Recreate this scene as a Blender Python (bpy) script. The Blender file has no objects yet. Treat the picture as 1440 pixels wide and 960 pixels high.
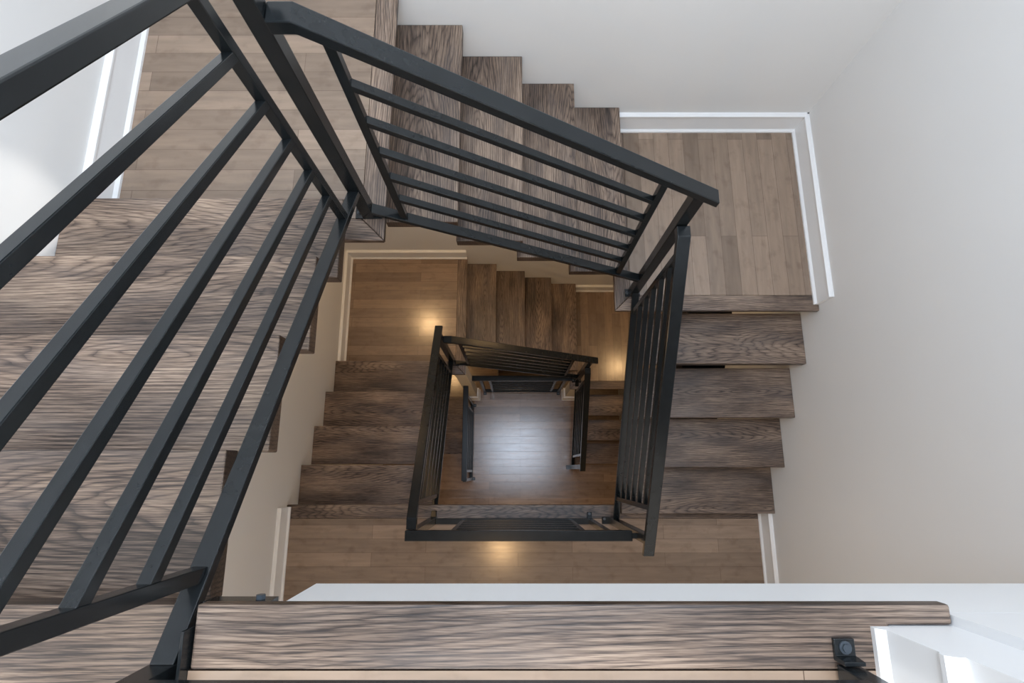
import bpy, bmesh, math
from mathutils import Vector, Matrix

# ------------------------------------------------------------------ camera, light, exposure
scn = bpy.context.scene
C = scn.collection
scn.view_settings.view_transform = 'Standard'
scn.view_settings.look = 'None'
scn.view_settings.gamma = 1.0
scn.view_settings.use_curve_mapping = False
scn.view_settings.exposure = 0.72

cd = bpy.data.cameras.new('camera')
cam = bpy.data.objects.new('camera', cd); C.objects.link(cam)
cd.sensor_fit = 'HORIZONTAL'; cd.sensor_width = 36.0
cd.lens = 774.3 / 1440 * 36.0
cd.shift_x = -2.0 / 1440
cd.clip_start = 0.02
cam.location = (0, 0, 0.8896)
cam.rotation_euler = (0.2276, 0, 0)
scn.camera = cam

w = bpy.data.worlds.new('World'); scn.world = w; w.use_nodes = True
bg = w.node_tree.nodes['Background']
bg.inputs[0].default_value = (0.80, 0.90, 1.0, 1); bg.inputs[1].default_value = 1.0


def lamp(name, kind, loc, power, color, rot=(0, 0, 0), **kw):
    d = bpy.data.lights.new(name, kind)
    d.energy = power; d.color = color
    for k, v in kw.items():
        setattr(d, k, v)
    o = bpy.data.objects.new(name, d); C.objects.link(o)
    o.location = loc; o.rotation_euler = rot
    return o


# daylight: a skylight over the stairwell and a tall window on the south side of the top floor
lamp('skylight_daylight', 'AREA', (0.10, 0.50, 2.66), 46, (0.70, 0.82, 1.0), shape='RECTANGLE', size=1.3, size_y=1.25)
lamp('window_daylight', 'AREA', (-0.45, -1.70, 1.45), 48, (0.985, 0.99, 0.98), rot=(math.radians(82), 0, 0), shape='RECTANGLE', size=1.8, size_y=1.9)
lamp('lower_wall_fill', 'AREA', (0.0, -1.70, -1.45), 6.0, (1.0, 0.95, 0.89), rot=(math.radians(90), 0, 0), shape='RECTANGLE', size=2.4, size_y=1.6)  # added fill to brighten the middle-level walls, not a known window
# low sun catching the west wall beside the near flight
sun = lamp('sun_patch', 'SPOT', (1.40, 0.42, 2.45), 200, (1.0, 0.97, 0.92), spot_size=math.radians(5.2), spot_blend=0.8, shadow_soft_size=0.02)
sun.rotation_euler = (Vector((-1.4485, 0.735, -0.575)) - Vector((1.40, 0.42, 2.45))).to_track_quat('-Z', 'Y').to_euler()
# warm recessed downlights under the landings
WARM = (1.0, 0.62, 0.29)
for n, p, e, col in (('downlight_upper_left', (-1.06, 1.79, -1.52), 3.2, WARM), ('downlight_upper_right', (1.53, 1.47, -2.125), 3.0, WARM),
                     ('downlight_upper_landing', (-0.128, -0.81, -0.27), 3.0, WARM),
                     ('downlight_lower_left', (-1.0, 1.5, -3.88), 2.5, WARM), ('downlight_lower_right', (1.2, 1.4, -4.80), 0.8, WARM),
                     ('downlight_lower_landing', (0.1, -0.9, -2.96), 4.0, WARM)):
    lamp(n, 'AREA', p, e, col, shape='DISK', size=0.12)

fill = lamp('back_wall_fill', 'AREA', (-0.15, 1.58, -2.05), 1.8, (1.0, 0.72, 0.42), shape='DISK', size=0.14)  # added warm fill for the lower north wall, no known fixture
fill.rotation_euler = Vector((0.0, 0.62, -1.0)).to_track_quat('-Z', 'Y').to_euler()

# ------------------------------------------------------------------ materials
def new_mat(name):
    m = bpy.data.materials.new(name); m.use_nodes = True
    nt = m.node_tree
    return m, nt, nt.nodes['Principled BSDF']


def N(nt, t, **kw):
    n = nt.nodes.new(t)
    for k, v in kw.items():
        setattr(n, k, v)
    return n


def L(nt, a, b):
    nt.links.new(a, b)


def math_node(nt, op, a, b=None):
    n = N(nt, 'ShaderNodeMath', operation=op)
    for i, v in enumerate((a, b)):
        if v is None:
            continue
        if isinstance(v, (int, float)):
            n.inputs[i].default_value = v
        else:
            L(nt, v, n.inputs[i])
    return n.outputs[0]


def shifted_coords(nt, amount):
    tc = N(nt, 'ShaderNodeTexCoord'); oi = N(nt, 'ShaderNodeObjectInfo')
    cx = N(nt, 'ShaderNodeCombineXYZ')
    L(nt, math_node(nt, 'MULTIPLY', oi.outputs['Random'], amount[0]), cx.inputs[0])
    r2 = math_node(nt, 'FRACT', math_node(nt, 'MULTIPLY', oi.outputs['Random'], 17.31))
    L(nt, math_node(nt, 'MULTIPLY', r2, amount[1]), cx.inputs[1])
    L(nt, math_node(nt, 'MULTIPLY', r2, amount[2]), cx.inputs[2])
    va = N(nt, 'ShaderNodeVectorMath', operation='ADD')
    L(nt, tc.outputs['Object'], va.inputs[0]); L(nt, cx.outputs[0], va.inputs[1])
    return va.outputs[0], oi


def mapped(nt, vec, scale, rot=(0, 0, 0), loc=(0, 0, 0)):
    mp = N(nt, 'ShaderNodeMapping')
    mp.inputs['Scale'].default_value = scale; mp.inputs['Rotation'].default_value = rot
    mp.inputs['Location'].default_value = loc
    L(nt, vec, mp.inputs['Vector'])
    return mp.outputs[0]


def ramp(nt, fac, stops):
    r = N(nt, 'ShaderNodeValToRGB')
    while len(r.color_ramp.elements) < len(stops):
        r.color_ramp.elements.new(0.5)
    for e, (p, c) in zip(r.color_ramp.elements, stops):
        e.position = p; e.color = (*c, 1)
    L(nt, fac, r.inputs[0])
    return r.outputs[0]


def mix(nt, fac, a, b, mode='MIX'):
    m = N(nt, 'ShaderNodeMix', data_type='RGBA', blend_type=mode)
    for sock, v in ((m.inputs[0], fac), (m.inputs[6], a), (m.inputs[7], b)):
        if isinstance(v, (int, float)):
            sock.default_value = v
        elif isinstance(v, tuple):
            sock.default_value = (*v, 1)
        else:
            L(nt, v, sock)
    return m.outputs[2]


def oak_material():
    m, nt, b = new_mat('dark_stained_oak')
    vec, oi = shifted_coords(nt, (9.0, 0.22, 0.05))
    # growth rings cut at a shallow angle: cathedral figure along X
    n1 = N(nt, 'ShaderNodeTexNoise'); n1.inputs['Scale'].default_value = 1.0; n1.inputs['Detail'].default_value = 3
    L(nt, mapped(nt, vec, (1.3, 12, 12)), n1.inputs['Vector'])
    sx = N(nt, 'ShaderNodeSeparateXYZ'); L(nt, vec, sx.inputs[0])
    dist = math_node(nt, 'MULTIPLY', math_node(nt, 'SUBTRACT', n1.outputs[0], 0.5), 0.085)
    xw = math_node(nt, 'PINGPONG', sx.outputs[0], 0.9)
    zz = math_node(nt, 'ADD', math_node(nt, 'MULTIPLY', xw, 0.12), dist)
    yw = math_node(nt, 'SUBTRACT', sx.outputs[1], 0.0)
    rr = math_node(nt, 'SQRT', math_node(nt, 'ADD', math_node(nt, 'MULTIPLY', yw, yw), math_node(nt, 'MULTIPLY', zz, zz)))
    ring = math_node(nt, 'FRACT', math_node(nt, 'MULTIPLY', rr, 112.0))
    # fine open pores, long in X
    n2 = N(nt, 'ShaderNodeTexNoise'); n2.inputs['Scale'].default_value = 1.0; n2.inputs['Detail'].default_value = 4
    n2.inputs['Roughness'].default_value = 0.50
    L(nt, mapped(nt, vec, (5, 300, 300)), n2.inputs['Vector'])
    # broad stain variation
    n3 = N(nt, 'ShaderNodeTexNoise'); n3.inputs['Scale'].default_value = 1.0; n3.inputs['Detail'].default_value = 3
    L(nt, mapped(nt, vec, (2.2, 8, 8), loc=(3, 1, 2)), n3.inputs['Vector'])
    rings = ramp(nt, ring, [(0.0, (0.1,) * 3), (0.10, (0.45,) * 3), (0.30, (0.88,) * 3), (0.70, (1.0,) * 3), (0.95, (0.60,) * 3), (1.0, (0.1,) * 3)])
    pores = ramp(nt, n2.outputs[0], [(0.38, (0.0,) * 3), (0.56, (1.0,) * 3)])
    n4 = N(nt, 'ShaderNodeTexNoise'); n4.inputs['Scale'].default_value = 1.0; n4.inputs['Detail'].default_value = 3
    L(nt, mapped(nt, vec, (22, 760, 760), loc=(1, 7, 3)), n4.inputs['Vector'])
    fine = ramp(nt, n4.outputs[0], [(0.40, (0.0,) * 3), (0.55, (1.0,) * 3)])
    pores = mix(nt, 0.45, pores, fine)
    f = mix(nt, 0.57, rings, pores)
    f = mix(nt, 0.32, f, ramp(nt, n3.outputs[0], [(0.32, (0.0,) * 3), (0.68, (1.0,) * 3)]))
    col = ramp(nt, f, [(0.12, OAK[0]), (0.42, OAK[1]), (0.70, OAK[2]), (0.98, OAK[3])])
    n5 = N(nt, 'ShaderNodeTexNoise'); n5.inputs['Scale'].default_value = 1.0; n5.inputs['Detail'].default_value = 4
    L(nt, mapped(nt, vec, (4, 15, 15), loc=(9, 2, 5)), n5.inputs['Vector'])
    col = mix(nt, ramp(nt, n5.outputs[0], [(0.46, (0.0,) * 3), (0.70, (0.34,) * 3)]), col, (0.088, 0.076, 0.074))
    hs = N(nt, 'ShaderNodeHueSaturation'); L(nt, col, hs.inputs['Color'])
    L(nt, math_node(nt, 'ADD', math_node(nt, 'MULTIPLY', oi.outputs['Random'], 0.30), 0.86), hs.inputs['Value'])
    # sides darkened: end grain drinks more stain, and their shade is painted in
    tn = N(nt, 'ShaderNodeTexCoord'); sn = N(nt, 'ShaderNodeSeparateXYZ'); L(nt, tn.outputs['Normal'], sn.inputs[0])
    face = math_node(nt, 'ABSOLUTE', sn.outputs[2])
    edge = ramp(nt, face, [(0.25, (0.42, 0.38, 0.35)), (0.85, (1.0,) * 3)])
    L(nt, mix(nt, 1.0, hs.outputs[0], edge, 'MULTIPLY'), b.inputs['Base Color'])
    b.inputs['Specular IOR Level'].default_value = 0.50
    L(nt, math_node(nt, 'ADD', math_node(nt, 'MULTIPLY', n2.outputs[0], -0.14), 0.46), b.inputs['Roughness'])
    bp = N(nt, 'ShaderNodeBump'); bp.inputs['Strength'].default_value = 0.18; bp.inputs['Distance'].default_value = 0.002
    L(nt, f, bp.inputs['Height']); L(nt, bp.outputs[0], b.inputs['Normal'])
    return m


OAK = [(0.009, 0.006, 0.005), (0.046, 0.030, 0.022), (0.188, 0.131, 0.096), (0.400, 0.296, 0.216)]


def plank_material(name, tint, rough):
    m, nt, b = new_mat(name)
    vec, oi = shifted_coords(nt, (5.0, 0.083, 0.0))
    br = N(nt, 'ShaderNodeTexBrick'); br.offset = 0.37; br.offset_frequency = 2; br.squash = 1.0
    br.inputs['Scale'].default_value = 1.0
    br.inputs['Brick Width'].default_value = 0.92; br.inputs['Row Height'].default_value = 0.0826
    br.inputs['Mortar Size'].default_value = 0.0009; br.inputs['Mortar Smooth'].default_value = 0.2
    br.inputs['Bias'].default_value = 0.0
    t = tint
    br.inputs['Color1'].default_value = (t[0] * 0.70, t[1] * 0.69, t[2] * 0.68, 1)
    br.inputs['Color2'].default_value = (t[0] * 1.16, t[1] * 1.16, t[2] * 1.16, 1)
    br.inputs['Mortar'].default_value = (t[0] * 0.40, t[1] * 0.36, t[2] * 0.34, 1)
    L(nt, vec, br.inputs['Vector'])
    n1 = N(nt, 'ShaderNodeTexNoise'); n1.inputs['Scale'].default_value = 1.0; n1.inputs['Detail'].default_value = 4
    L(nt, mapped(nt, vec, (5, 36, 5)), n1.inputs['Vector'])
    n2 = N(nt, 'ShaderNodeTexNoise'); n2.inputs['Scale'].default_value = 1.0; n2.inputs['Detail'].default_value = 5
    L(nt, mapped(nt, vec, (14, 17, 5), loc=(4, 3, 1)), n2.inputs['Vector'])
    g = ramp(nt, n1.outputs[0], [(0.28, (0.80,) * 3), (0.72, (1.08,) * 3)])
    col = mix(nt, 1.0, br.outputs['Color'], g, 'MULTIPLY')
    kn = ramp(nt, n2.outputs[0], [(0.27, (0.80, 0.77, 0.75)), (0.46, (1.0,) * 3)])
    col = mix(nt, 1.0, col, kn, 'MULTIPLY')
    L(nt, col, b.inputs['Base Color'])
    L(nt, math_node(nt, 'ADD', math_node(nt, 'MULTIPLY', n1.outputs[0], 0.10), rough), b.inputs['Roughness'])
    b.inputs['Specular IOR Level'].default_value = 0.75
    b.inputs['Coat Weight'].default_value = 0.2; b.inputs['Coat Roughness'].default_value = 0.18
    bp = N(nt, 'ShaderNodeBump'); bp.inputs['Strength'].default_value = 0.12; bp.inputs['Distance'].default_value = 0.001
    L(nt, math_node(nt, 'SUBTRACT', 1.0, br.outputs['Fac']), bp.inputs['Height']); L(nt, bp.outputs[0], b.inputs['Normal'])
    return m


def paint_material(name, col, rough, bump=0.0):
    m, nt, b = new_mat(name)
    vec, oi = shifted_coords(nt, (1.0, 1.0, 1.0))
    n = N(nt, 'ShaderNodeTexNoise'); n.inputs['Scale'].default_value = 3.0; n.inputs['Detail'].default_value = 3
    L(nt, vec, n.inputs['Vector'])
    L(nt, ramp(nt, n.outputs[0], [(0.3, tuple(c * 0.985 for c in col)), (0.7, col)]), b.inputs['Base Color'])
    b.inputs['Roughness'].default_value = rough
    if bump:
        n2 = N(nt, 'ShaderNodeTexNoise'); n2.inputs['Scale'].default_value = 220.0
        L(nt, vec, n2.inputs['Vector'])
        bp = N(nt, 'ShaderNodeBump'); bp.inputs['Strength'].default_value = bump; bp.inputs['Distance'].default_value = 0.001
        L(nt, n2.outputs[0], bp.inputs['Height']); L(nt, bp.outputs[0], b.inputs['Normal'])
    return m


def steel_material(name, col, rough):
    m, nt, b = new_mat(name)
    vec, oi = shifted_coords(nt, (1.0, 1.0, 1.0))
    n = N(nt, 'ShaderNodeTexNoise'); n.inputs['Scale'].default_value = 26.0; n.inputs['Detail'].default_value = 4
    L(nt, vec, n.inputs['Vector'])
    L(nt, ramp(nt, n.outputs[0], [(0.3, col), (0.75, tuple(c * 1.35 for c in col))]), b.inputs['Base Color'])
    b.inputs['Roughness'].default_value = rough
    b.inputs['Specular IOR Level'].default_value = 0.36
    return m


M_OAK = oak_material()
M_FLOOR = plank_material('maple_planks', (0.290, 0.207, 0.148), 0.16)
M_WALL = paint_material('wall_paint', (0.79, 0.782, 0.765), 0.75, 0.03)
M_TRIM = paint_material('white_trim_paint', (0.86, 0.86, 0.855), 0.38)
M_STEEL = steel_material('black_powder_coat', (0.009, 0.0110, 0.0122), 0.21)
M_BOLT = steel_material('bolt_steel', (0.045, 0.055, 0.065), 0.30)

# ------------------------------------------------------------------ helpers
def thing(name, label, cat, loc, group=None):
    o = bpy.data.objects.new(name, None); C.objects.link(o)
    o.empty_display_size = 0.1
    o.location = loc; o['label'] = label; o['category'] = cat
    if group:
        o['group'] = group
    return o


def tag(o, label, cat, group=None):
    o['label'] = label; o['category'] = cat
    if group:
        o['group'] = group
    return o


def build(name, bm, mat, parent=None, rotz=0.0, origin=None, bevel=0.0, label=None):
    """bm holds world coordinates; the object gets its own origin and z rotation."""
    pl = Vector((0, 0, 0))
    if parent is not None:
        p = parent
        while p is not None:
            pl += p.location; p = p.parent
    if origin is None:
        origin = pl
    origin = Vector(origin)
    R = Matrix.Rotation(-rotz, 4, 'Z')
    for v in bm.verts:
        v.co = R @ (v.co - origin)
    bmesh.ops.recalc_face_normals(bm, faces=bm.faces[:])
    me = bpy.data.meshes.new(name); bm.to_mesh(me); bm.free()
    me.materials.append(mat)
    o = bpy.data.objects.new(name, me); C.objects.link(o)
    o.location = origin - pl; o.rotation_euler = (0, 0, rotz)
    if parent is not None:
        o.parent = parent
    if bevel:
        md = o.modifiers.new('bevel', 'BEVEL'); md.width = bevel; md.segments = 2; md.limit_method = 'ANGLE'
        md.harden_normals = False
    if label:
        o['label'] = label
    return o


def structure(name, bm, mat, origin=None, rotz=0.0, bevel=0.0):
    o = build(name, bm, mat, None, rotz, origin, bevel)
    o['kind'] = 'structure'
    return o


def box(bm, x0, x1, y0, y1, z0, z1):
    vs = [bm.verts.new((x, y, z)) for z in (z0, z1) for y in (y0, y1) for x in (x0, x1)]
    for f in ((0, 2, 3, 1), (4, 5, 7, 6), (0, 1, 5, 4), (2, 6, 7, 3), (0, 4, 6, 2), (1, 3, 7, 5)):
        bm.faces.new([vs[i] for i in f])
    return bm


def prism(bm, pts, axis, a0, a1):
    """extrude a polygon: axis 'x' -> pts are (y,z); 'y' -> (x,z); 'z' -> (x,y)."""
    def at(p, a):
        return {'x': (a, p[0], p[1]), 'y': (p[0], a, p[1]), 'z': (p[0], p[1], a)}[axis]
    A = [bm.verts.new(at(p, a0)) for p in pts]; B = [bm.verts.new(at(p, a1)) for p in pts]
    bm.faces.new(A); bm.faces.new(B[::-1])
    n = len(pts)
    for i in range(n):
        bm.faces.new((A[i], A[(i + 1) % n], B[(i + 1) % n], B[i]))
    return bm


def cyl(bm, c, r, z0, z1, n=12, rot=0.0):
    pts = [(c[0] + r * math.cos(rot + 2 * math.pi * i / n), c[1] + r * math.sin(rot + 2 * math.pi * i / n)) for i in range(n)]
    return prism(bm, pts, 'z', z0, z1)


B = bmesh.new
h = 0.185
XW, XE = -1.4485, 1.5850          # side walls
YN, YNL = 1.8620, 1.8400          # north wall, upper and lower storey
YS = -1.75
Z1, Z2, Z3, Z4, Z5, Z6, Z7 = -0.925, -1.85, -2.775, -3.70, -4.625, -5.365, -6.105
CEIL, BOT = 2.70, -7.4

# ------------------------------------------------------------------ room shell
structure('wall_west', box(B(), XW - 0.12, XW, YS - 0.12, YN + 0.12, BOT, CEIL), M_WALL)
structure('wall_east', box(B(), XE, XE + 0.12, YS - 0.12, YN + 0.12, BOT, CEIL), M_WALL)
bm = B(); box(bm, XW, XE, YN, YN + 0.12, -2.6, CEIL); box(bm, XW, XE, YNL, YN + 0.12, BOT, -2.6)
structure('wall_north', bm, M_WALL)
structure('wall_south', box(B(), XW, XE, YS - 0.12, YS, BOT, CEIL), M_WALL)
bm = B()                                   # ceiling with the skylight opening
box(bm, XW - 0.12, -0.65, YS - 0.12, YN + 0.12, CEIL, CEIL + 0.1)
box(bm, 0.85, XE + 0.12, YS - 0.12, YN + 0.12, CEIL, CEIL + 0.1)
box(bm, -0.65, 0.85, YS - 0.12, -0.25, CEIL, CEIL + 0.1)
box(bm, -0.65, 0.85, 1.15, YN + 0.12, CEIL, CEIL + 0.1)
structure('ceiling', bm, M_WALL)
# wall beside the top landing, flush with the white fascia board below it
structure('wall_partition', prism(B(), [(0.558, YS), (XE, YS), (XE, -0.212), (0.653, -0.212), (0.653, -0.2265), (0.558, -0.2265)], 'z', -0.015, CEIL), M_TRIM)
bm = B(); box(bm, -0.375, XE, -0.24, -0.212, -0.235, -0.016)
structure('trim_1', bm, M_TRIM)


def base_profile(s=1.0):
    # (distance from the wall, height): shoe, board, cap
    return [(0, 0), (0.030, 0), (0.030, 0.010), (0.019, 0.020), (0.016, 0.118), (0.021, 0.124), (0.021, 0.132), (0.008, 0.140), (0, 0.140)]




def base_y(name, wall, sign, y0, y1, z):       # runs along y
    pts = [(wall + sign * d, z + t) for d, t in base_profile()]
    bm = B()
    A = [bm.verts.new((p[0], y0, p[1])) for p in pts]; D = [bm.verts.new((p[0], y1, p[1])) for p in pts]
    bm.faces.new(A); bm.faces.new(D[::-1]); n = len(pts)
    for i in range(n):
        bm.faces.new((A[i], A[(i + 1) % n], D[(i + 1) % n], D[i]))
    return structure(name, bm, M_TRIM)


def base_x(name, wall, sign, x0, x1, z):       # runs along x
    pts = [(wall + sign * d, z + t) for d, t in base_profile()]
    bm = prism(B(), pts, 'x', x0, x1)
    return structure(name, bm, M_TRIM)


base_y('baseboard_west', XW, 1, 0.800, YN, Z1)
base_x('baseboard_north', YN, -1, XW, -0.47, Z1)
base_x('baseboard_north', YN, -1, 0.53, XE, Z2)
base_y('baseboard_east', XE, -1, 0.830, YN, Z2)
base_y('baseboard_east', XE, -1, YS, -0.235, Z3)
base_y('baseboard_west', XW, 1, YS, -0.235, Z3)
base_y('baseboard_west', XW, 1, 0.800, YNL, Z4)
base_x('baseboard_north', YNL, -1, XW, -0.410, Z4)
base_x('baseboard_north', YNL, -1, 0.585, XE, Z5)
base_y('baseboard_east', XE, -1, 0.800, YNL, Z5)
# side of the partition beside the top landing
base_y('baseboard_partition', 0.558, -1, YS, -0.2265, 0.0)

# lowest floor round the well, and the flight opening beside it
bm = B()
poly = [(XW, YS), (XE, YS), (XE, 0.30), (0.70, 0.30), (0.70, 0.885), (-0.445, 0.885), (-0.445, 0.165), (XW, 0.165)]
prism(bm, poly, 'z', Z6 - 0.16, Z6)
structure('floor', bm, M_FLOOR, origin=(0, 0, Z6))
structure('floor', box(B(), XW, XE, YS, YNL, BOT - 0.1, BOT), M_FLOOR, origin=(0, 0, BOT))

# two plastered columns standing on the lowest floor under the landing corners
for x0, x1, zt, lab in ((-0.505, -0.405, Z4 - 0.027, 'plastered column under the left landing corner, seen beside the low well railing'),
                        (0.578, 0.680, Z5 - 0.027, 'plastered column under the right landing corner, half hidden by railings')):
    t = thing('wall_column', lab, 'column', ((x0 + x1) / 2, 0.84, Z6), 'plastered columns at the lowest floor')
    build('shaft', box(B(), x0, x1, 0.788, 0.885, Z6, zt), M_WALL, t, bevel=0.003)
    bm = B()
    prof = base_profile()
    rings = []
    for d, tt in prof[1:-1] + [(0.0, 0.140)]:
        rings.append([bm.verts.new(p) for p in ((x0 - d, 0.788 - d, Z6 + tt), (x1 + d, 0.788 - d, Z6 + tt), (x1 + d, 0.884, Z6 + tt), (x0 - d, 0.884, Z6 + tt))])
    for a, b_ in zip(rings, rings[1:]):
        for i in range(4):
            bm.faces.new((a[i], a[(i + 1) % 4], b_[(i + 1) % 4], b_[i]))
    bm.faces.new(rings[0][::-1]); bm.faces.new(rings[-1])
    build('baseboard', bm, M_TRIM, t, label='white moulded baseboard')

# ------------------------------------------------------------------ landings
GL = 'stair landings'
TN = 0.024


def landing(label, x0, x1, y0, y1, z, plank_rot, nosings, under, deck=None):
    t = thing('stair_landing', label, 'landing', ((x0 + x1) / 2, (y0 + y1) / 2, z), GL)
    dx0, dx1, dy0, dy1 = deck
    build('floorboards', box(B(), dx0, dx1, dy0, dy1, z - TN, z), M_FLOOR, t, rotz=plank_rot, origin=(dx0, dy0, z))
    for pts, rot in nosings:
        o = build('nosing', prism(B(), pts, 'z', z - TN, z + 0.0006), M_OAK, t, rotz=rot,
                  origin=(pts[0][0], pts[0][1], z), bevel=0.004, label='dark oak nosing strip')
    ux0, ux1, uy0, uy1 = under
    build('soffit', box(B(), ux0, ux1, uy0, uy1, z - 0.13, z - TN - 0.0005), M_WALL, t)
    return t


HP = math.pi / 2
NW = 0.084
e = 0.0008
# top landing
t = thing('stair_landing', 'top landing with wide dark nosing board in the foreground', 'landing', (-0.4, -0.9, 0), GL)
build('floorboards', box(B(), -0.474, 0.556, YS, -0.286, -TN, 0), M_FLOOR, t, origin=(-0.474, YS, 0))
build('floorboards', box(B(), XW, -0.4755, YS, -0.474, -TN, 0), M_FLOOR, t, origin=(XW, YS, 0))
bm = prism(B(), [(-0.472, -0.1965), (-0.472, -0.285), (0.5555, -0.285), (0.5555, -0.2255), (0.651, -0.2255), (0.651, -0.1965)], 'z', -TN, 0.0006)
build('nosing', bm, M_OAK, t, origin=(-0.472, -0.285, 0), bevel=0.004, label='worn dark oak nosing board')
bm = box(B(), XW, -0.479, -0.4735, -0.2115, -0.117, -0.068)
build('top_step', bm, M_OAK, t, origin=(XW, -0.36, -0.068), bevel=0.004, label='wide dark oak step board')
ang = build('steel_angle', box(B(), -0.477, -0.376, -0.235, -0.1985, -0.062, -TN - 0.001), M_STEEL, t, label='dark steel angle under the nosing')
bm = prism(B(), [(-0.397 + 0.0075 * math.cos(a * math.pi / 3), -0.044 + 0.0075 * math.sin(a * math.pi / 3)) for a in range(6)], 'y', -0.1985, -0.192)
build('bolt', bm, M_BOLT, ang)
build('soffit', box(B(), -0.474, 0.556, YS, -0.29, -0.16, -TN - 0.0005), M_WALL, t)
build('soffit', box(B(), XW, -0.4755, YS, -0.4745, -0.16, -TN - 0.0005), M_WALL, t)

x1, y0 = -0.4575, 0.7865
landing('upper left landing below the left flight', XW, x1, y0, YN, Z1, 0.0,
        [([(x1, y0), (x1, YN - e), (x1 - NW, YN - e), (x1 - NW, y0 + NW)], HP),
         ([(XW + e, y0), (x1 - e, y0), (x1 - NW - e, y0 + NW), (XW + e, y0 + NW)], 0.0)],
        (XW, x1 - 0.07, y0 + 0.07, YN), (XW, x1 - NW - e, y0 + NW + e, YN))
x0, y0 = 0.5261, 0.7977
landing('upper right landing in the corner of the white walls', x0, XE, y0, YN, Z2, HP,
        [([(x0, y0 + e), (x0 + NW, y0 + NW + e), (x0 + NW, YN - e), (x0, YN - e)], HP),
         ([(x0, y0), (XE - 0.001, y0), (XE - 0.001, y0 + NW), (x0 + NW, y0 + NW)], 0.0)],
        (x0 + 0.09, XE, y0 + 0.09, YN), (x0 + NW + e, XE, y0 + NW + e, YN))
yN3 = -0.2215
landing('middle landing straight below the white fascia, carrying a level railing', XW, XE, YS, yN3, Z3, 0.0,
        [([(XW + e, yN3), (XW + e, yN3 - NW), (XE - e, yN3 - NW), (XE - e, yN3)], 0.0)],
        (XW, XE, YS, yN3 - 0.08), (XW, XE, YS, yN3 - NW - e))
x1, y0 = -0.4070, 0.7760
landing('lower left landing with a lamp glow on its boards', XW, x1, y0, YNL, Z4, 0.0,
        [([(x1, y0), (x1, YNL - e), (x1 - NW, YNL - e), (x1 - NW, y0 + NW)], HP),
         ([(XW + e, y0), (x1 - e, y0), (x1 - NW - e, y0 + NW), (XW + e, y0 + NW)], 0.0)],
        (XW, x1 - 0.12, y0 + 0.15, YNL), (XW, x1 - NW - e, y0 + NW + e, YNL))
x0, y0 = 0.5700, 0.7840
landing('lower right landing with a lamp glow, beside the tall railing', x0, XE, y0, YNL, Z5, HP,
        [([(x0, y0 + e), (x0 + NW, y0 + NW + e), (x0 + NW, YNL - e), (x0, YNL - e)], HP),
         ([(x0, y0), (XE - 0.001, y0), (XE - 0.001, y0 + NW), (x0 + NW, y0 + NW)], 0.0)],
        (x0 + 0.12, XE, y0 + 0.12, YNL), (x0 + NW + e, XE, y0 + NW + e, YNL))
landing('lowest landing in shadow below the low well railing', XW, -0.2, 0.89, YNL, Z7, 0.0, [],
        (XW, -0.2, 0.95, YNL), (XW, -0.2, 0.89, YNL))

# ------------------------------------------------------------------ treads: local X = length, local +Y = front
GT = 'dark oak open stair treads'
TD, TT = 0.2713, 0.049


def tread_mesh(length, depth=TD):
    bm = B(); box(bm, 0.0, length, -depth, 0.0, -TT, 0.0)
    bmesh.ops.recalc_face_normals(bm, faces=bm.faces[:])
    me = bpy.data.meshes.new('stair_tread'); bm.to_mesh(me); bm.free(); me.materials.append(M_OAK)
    return me


first_tread = None


def treads(length, places, rotz, labels, depth=TD):
    global first_tread
    me = tread_mesh(length, depth)
    for (x, y, z), lab in zip(places, labels):
        if first_tread is None:
            o = bpy.data.objects.new('stair_tread', me)
            md = o.modifiers.new('bevel', 'BEVEL'); md.width = 0.0035; md.segments = 2; md.limit_method = 'ANGLE'
            first_tread = o
        else:
            o = first_tread.copy(); o.data = me
        C.objects.link(o)
        o.location = (x, y, z); o.rotation_euler = (0, 0, rotz)
        tag(o, lab, 'stair tread', GT)


ORD = ('first', 'second', 'third', 'fourth')


def labs(fmt, n):
    return [fmt % ORD[i] for i in range(n)]


W = XW + 0.001
treads(-0.5497 - W, [(W, -0.236 + k * 0.2724, -k * h) for k in (1, 2, 3, 4)], 0.0,
       labs('dark oak tread, %s below the top landing on the near left flight', 4))
treads(YN - 0.001 - 0.9441, [(-0.479 + k * 0.2597, YN - 0.001, Z1 - k * h) for k in (1, 2, 3, 4)], -HP,
       labs('dark oak tread, %s down from the upper left landing against the back wall', 4), 0.284)
treads(XE - 0.001 - 0.655, [(XE - 0.001, 0.8262 - k * 0.2722, Z2 - k * h) for k in (1, 2, 3, 4)], math.pi,
       labs('dark oak tread, %s down from the upper right landing on the right flight', 4), 0.282)
treads(-0.535 - W, [(W, -0.2499 + k * 0.2771, Z3 - k * h) for k in (1, 2, 3, 4)], 0.0,
       labs('dark oak tread, %s below the middle landing on the lower left flight', 4))
treads(YNL - 0.001 - 0.9441, [(-0.4185 + k * 0.2629, YNL - 0.001, Z4 - k * h) for k in (1, 2, 3, 4)], -HP,
       labs('shadowed oak tread, %s down from the lower left landing', 4))
treads(XE - 0.001 - 0.672, [(XE - 0.001, y, Z5 - k * h) for k, y in ((1, 0.538), (2, 0.294), (3, 0.055))], math.pi,
       labs('oak tread, %s down from the lower right landing', 3), 0.215)
treads(-0.475 - W, [(W, y, Z6 - k * h) for k, y in ((1, 0.41), (2, 0.64), (3, 0.875))], 0.0,
       labs('dim reddish oak tread, %s below the lowest floor', 3), 0.24)

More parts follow.
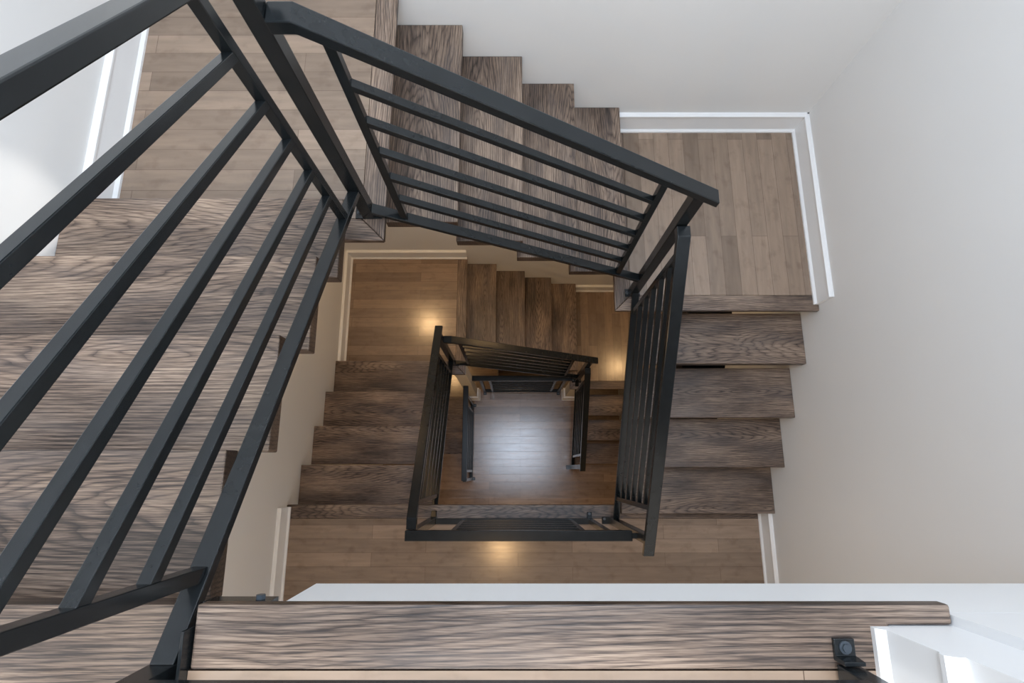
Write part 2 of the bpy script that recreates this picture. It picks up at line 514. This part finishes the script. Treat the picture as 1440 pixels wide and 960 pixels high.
# steel beam carrying the right-hand flight, seen black through the open risers
bm = prism(B(), [(1.05, -2.105), (0.83, -2.105), (-0.20, -2.805), (-0.20, -2.98), (0.80, -2.30), (1.05, -2.30)], 'x', 0.985, 1.235)
tag(build('stair_beam', bm, M_STEEL, None, origin=(1.11, 0.3, -2.5)), 'black steel beam under the right flight, glimpsed through its open risers', 'beam')

# ------------------------------------------------------------------ railings
GR = 'black steel railings round the stairwell'


def along(axis, t, c, z):
    return (t, c, z) if axis == 'x' else (c, t, z)


def sweep(axis, c, width, top, th):
    """flat bar following a polyline of (t, z) top points; width across the railing."""
    pts = list(top) + [(t, z - th) for t, z in reversed(top)]
    bm = B()
    return prism(bm, pts, 'y' if axis == 'x' else 'x', c - width / 2, c + width / 2)


def sbox(axis, c, width, t0, t1, z0, z1):
    bm = B()
    if axis == 'x':
        return box(bm, t0, t1, c - width / 2, c + width / 2, z0, z1)
    return box(bm, c - width / 2, c + width / 2, t0, t1, z0, z1)


def foot(parent, post, px, py, z, pw, pd, bolts):
    bm = box(B(), px - pw / 2, px + pw / 2, py - pd / 2, py + pd / 2, z, z + 0.006)
    pl = build('base_plate', bm, M_STEEL, parent, bevel=0.0015)
    for bx_, by_ in bolts:
        bm = cyl(B(), (bx_, by_), 0.0085, z + 0.006, z + 0.0085, 14); cyl(bm, (bx_, by_), 0.0055, z + 0.0085, z + 0.0135, 6)
        build('bolt', bm, M_BOLT, pl)
    return pl


def railing(label, axis, c, hr_top, rail, bal, posts, base, hr_th=0.035, cat='railing'):
    """hr_top: polyline (t,z) of handrail top; rail: ((t0,z0),(t1,z1)) top of bottom rail;
    bal: two t positions; posts: (t, c, z0, z1, size)"""
    t = thing('stair_railing', label, cat, base, GR)
    build('handrail', sweep(axis, c, 0.050, hr_top, hr_th), M_STEEL, t, bevel=0.003)
    (ta, za), (tb, zb) = rail
    build('bottom_rail', sweep(axis, c, 0.036, [(ta, za), (tb, zb)], 0.024), M_STEEL, t, bevel=0.002)

    def rz(x):
        return za + (zb - za) * (x - ta) / (tb - ta)

    def hz(x):
        P = sorted(hr_top)
        for (a, za_), (b, zb_) in zip(P, P[1:]):
            if a <= x <= b:
                return za_ + (zb_ - za_) * (x - a) / (b - a)
        return P[0][1] if x < P[0][0] else P[-1][1]
    bw = 0.024
    for x in bal:
        s = 1 if x == min(bal) else -1
        pts = [(x - bw / 2, rz(x - bw / 2) - 0.001), (x + bw / 2, rz(x + bw / 2) - 0.001),
               (x + bw / 2, hz(x + bw / 2) - hr_th + 0.001), (x - bw / 2, hz(x - bw / 2) - hr_th + 0.001)]
        build('baluster', prism(B(), pts, 'y' if axis == 'x' else 'x', c - bw / 2, c + bw / 2), M_STEEL, t, bevel=0.0015)
    a, b = min(bal) + bw / 2 - 0.001, max(bal) - bw / 2 + 0.001
    for i in range(1, 6):
        f = i / 6.0
        za_ = rz(a) * (1 - f) + (hz(a) - hr_th) * f + 0.011
        zb_ = rz(b) * (1 - f) + (hz(b) - hr_th) * f + 0.011
        build('bar', sweep(axis, c, 0.022, [(a, za_), (b, zb_)], 0.024), M_STEEL, t, bevel=0.0015)
    for (pt, pc, z0, z1, s) in posts:
        x, y, _ = along(axis, pt, pc, 0)
        build('post', box(B(), x - s / 2, x + s / 2, y - s / 2, y + s / 2, z0, z1), M_STEEL, t, bevel=0.002)
    return t


def line(z0, x0, s):
    return lambda x: z0 + s * (x - x0)


# near left flight
c = -0.515
H = line(0.410, 0.4, -0.635); R = line(-0.428, 0.4, -0.630)
t = railing('black railing on the near left flight, largest in the photo', 'y', c,
            [(-0.262, H(-0.22)), (-0.22, H(-0.22)), (0.945, H(0.945))], ((-0.279, R(-0.279)), (0.868, R(0.868))), (-0.168, 0.742),
            [(-0.300, c, -0.0675, H(-0.22) - 0.036, 0.042), (0.890, c, Z1 + 0.006, H(0.87) - 0.036, 0.042)], (c, 0.89, Z1))
foot(t, None, c, 0.890, Z1 + 0.0006, 0.094, 0.045, ((c - 0.034, 0.890), (c + 0.034, 0.890)))
bm = box(B(), -0.4795, -0.4745, -0.335, -0.228, -0.060, 0.022)
br = build('bracket', bm, M_STEEL, t, bevel=0.001, label='steel side plate bolted to the nosing board')
bm = prism(B(), [(-0.252 + 0.009 * math.cos(a * math.pi / 3), -0.006 + 0.009 * math.sin(a * math.pi / 3)) for a in range(6)], 'x', -0.488, -0.4796)
build('bolt', bm, M_BOLT, br)

# back flight, upper
c = 0.885
H = line(-0.325, 0.0, -0.676); R = line(-1.193, 0.0, -0.655)
t = railing('black railing sloping right along the upper back flight', 'x', c,
            [(-0.493, H(-0.441)), (-0.441, H(-0.441)), (0.686, H(0.686))], ((-0.493, R(-0.493)), (0.598, R(0.598))), (-0.392, 0.480),
            [(0.619, 0.893, Z2 + 0.006, H(0.63) - 0.036, 0.042)], (0.619, 0.893, Z2))
foot(t, None, 0.619, 0.893, Z2 + 0.0006, 0.078, 0.042, ((0.590, 0.893), (0.648, 0.893)))

# right flight, upper
c = 0.625
H = line(-0.984, 0.828, 0.675); R = line(-1.834, 0.805, 0.705)
t = railing('black railing sloping down the right flight, its bars seen edge on', 'y', c,
            [(-0.392, H(-0.392)), (0.828, H(0.828)), (0.871, H(0.828))], ((-0.296, R(-0.296)), (0.871, R(0.871))), (-0.172, 0.790),
            [(-0.317, 0.625, Z3 + 0.0066, H(-0.34) - 0.036, 0.042)], (0.625, -0.317, Z3))
foot(t, None, 0.606, -0.317, Z3 + 0.0006, 0.090, 0.045, ((0.578, -0.308), (0.6495, -0.317)))


def level_railing(label, axis, c, a, b, rail_a, rail_b, z, top, bal, posts, base):
    return railing(label, axis, c, [(a, top), (b, top)], ((rail_a, z), (rail_b, z)), bal, posts, base)


# top landing, mostly below the frame
c = -0.290
t = level_railing('black railing at the top landing edge, only its bottom rail in view', 'x', c, -0.54, 0.557, -0.493, 0.470, 0.100, 0.842,
                  (-0.31, 0.355), [(0.483, c, 0.0066, 0.806, 0.030)], (0.483, c, 0))
bm = prism(B(), [(-0.2415, 0.0006), (-0.2715, 0.0006), (-0.2715, 0.030), (-0.266, 0.030), (-0.264, 0.0075), (-0.2415, 0.0075)], 'x', 0.468, 0.498)
br = build('bracket', bm, M_STEEL, t, bevel=0.001, label='bent steel foot bolted to the nosing board')
bm = cyl(B(), (0.483, -0.253), 0.009, 0.0075, 0.010, 14); cyl(bm, (0.483, -0.253), 0.006, 0.010, 0.0135, 6)
build('bolt', bm, M_BOLT, br)

# middle landing
c = -0.317
t = level_railing('level black railing on the middle landing, seen from straight above', 'x', c, -0.530, 0.580, -0.484, 0.470, Z3 + 0.075, -1.935,
                  (-0.31, 0.358), [(0.483, c, Z3 + 0.0066, -1.971, 0.030)], (0.483, c, Z3))
foot(t, None, 0.483, -0.290, Z3 + 0.0006, 0.032, 0.050, ((0.483, -0.277),))
build('stub', box(B(), 0.5802, 0.6038, c - 0.012, c + 0.012, -1.965, -1.940), M_STEEL, t)

# left flight, lower
c = -0.505
H = line(0.410 - 2.775, 0.4, -0.635); R = line(-0.420 - 2.775, 0.4, -0.640)
t = railing('black railing sloping up the lower left flight, tall dark band', 'y', c,
            [(-0.291, H(-0.235)), (-0.235, H(-0.235)), (0.945, H(0.945))], ((-0.295, R(-0.295)), (0.852, R(0.852))), (-0.168, 0.742),
            [(-0.316, c, Z3 + 0.0006, -1.972, 0.042), (0.873, c, Z4 + 0.0066, H(0.87) - 0.036, 0.042)], (c, 0.873, Z4))
foot(t, None, c, 0.873, Z4 + 0.0006, 0.094, 0.045, ((c - 0.034, 0.873), (c + 0.034, 0.873)))

# back flight, lower
c = 0.873
H = line(-0.325 - 2.775, 0.0, -0.676); R = line(-1.193 - 2.775, 0.0, -0.655)
t = railing('black railing across the lower back flight, between the two sloping side railings', 'x', c,
            [(-0.484, H(-0.43)), (-0.43, H(-0.43)), (0.700, H(0.700))], ((-0.484, R(-0.484)), (0.615, R(0.615))), (-0.380, 0.490),
            [(0.636, c, Z5 + 0.0066, H(0.65) - 0.036, 0.042)], (0.636, c, Z5))
foot(t, None, 0.636, c, Z5 + 0.0006, 0.094, 0.045, ((0.602, c), (0.670, c)))

# right flight, lower
c = 0.640
H = line(-3.759, 0.828, 0.675); R = line(-4.62, 0.817, 0.715)
t = railing('black railing at the right of the lowest floor, sloping with the shortest flight', 'y', c,
            [(-0.020, H(-0.02)), (0.80, H(0.80)), (0.851, H(0.80))], ((0.041, R(0.041)), (0.851, R(0.851))), (0.130, 0.760),
            [(0.020, c, Z6 + 0.0066, H(0.0) - 0.036, 0.042)], (c, 0.02, Z6))
foot(t, None, c - 0.012, 0.020, Z6 + 0.0006, 0.094, 0.045, ((c - 0.046, 0.020), (c + 0.028, 0.020)))

# lowest floor: two level railings round the open flight
zt = -4.41
t = level_railing('short level black railing on the left edge of the lowest floor', 'y', -0.462, -0.108, 0.787, -0.090, 0.690, Z6 + 0.08, zt,
                  (-0.02, 0.620), [(-0.104, -0.462, Z6 + 0.0066, zt - 0.036, 0.03), (0.703, -0.462, Z6 + 0.0066, zt - 0.036, 0.03)], (-0.462, 0.3, Z6))
for y in (-0.104, 0.703):
    foot(t, None, -0.449, y, Z6, 0.056, 0.034, ((-0.436, y),))
c = 0.862
t = level_railing('short level black railing at the back edge of the lowest floor', 'x', c, -0.404, 0.577, -0.310, 0.497, Z6 + 0.08, zt,
                  (-0.235, 0.420), [(-0.324, c, Z6 + 0.0066, zt - 0.036, 0.03), (0.511, c, Z6 + 0.0066, zt - 0.036, 0.03)], (0.09, c, Z6))
for x in (-0.324, 0.511):
    foot(t, None, x, 0.850, Z6, 0.034, 0.056, ((x, 0.838),))
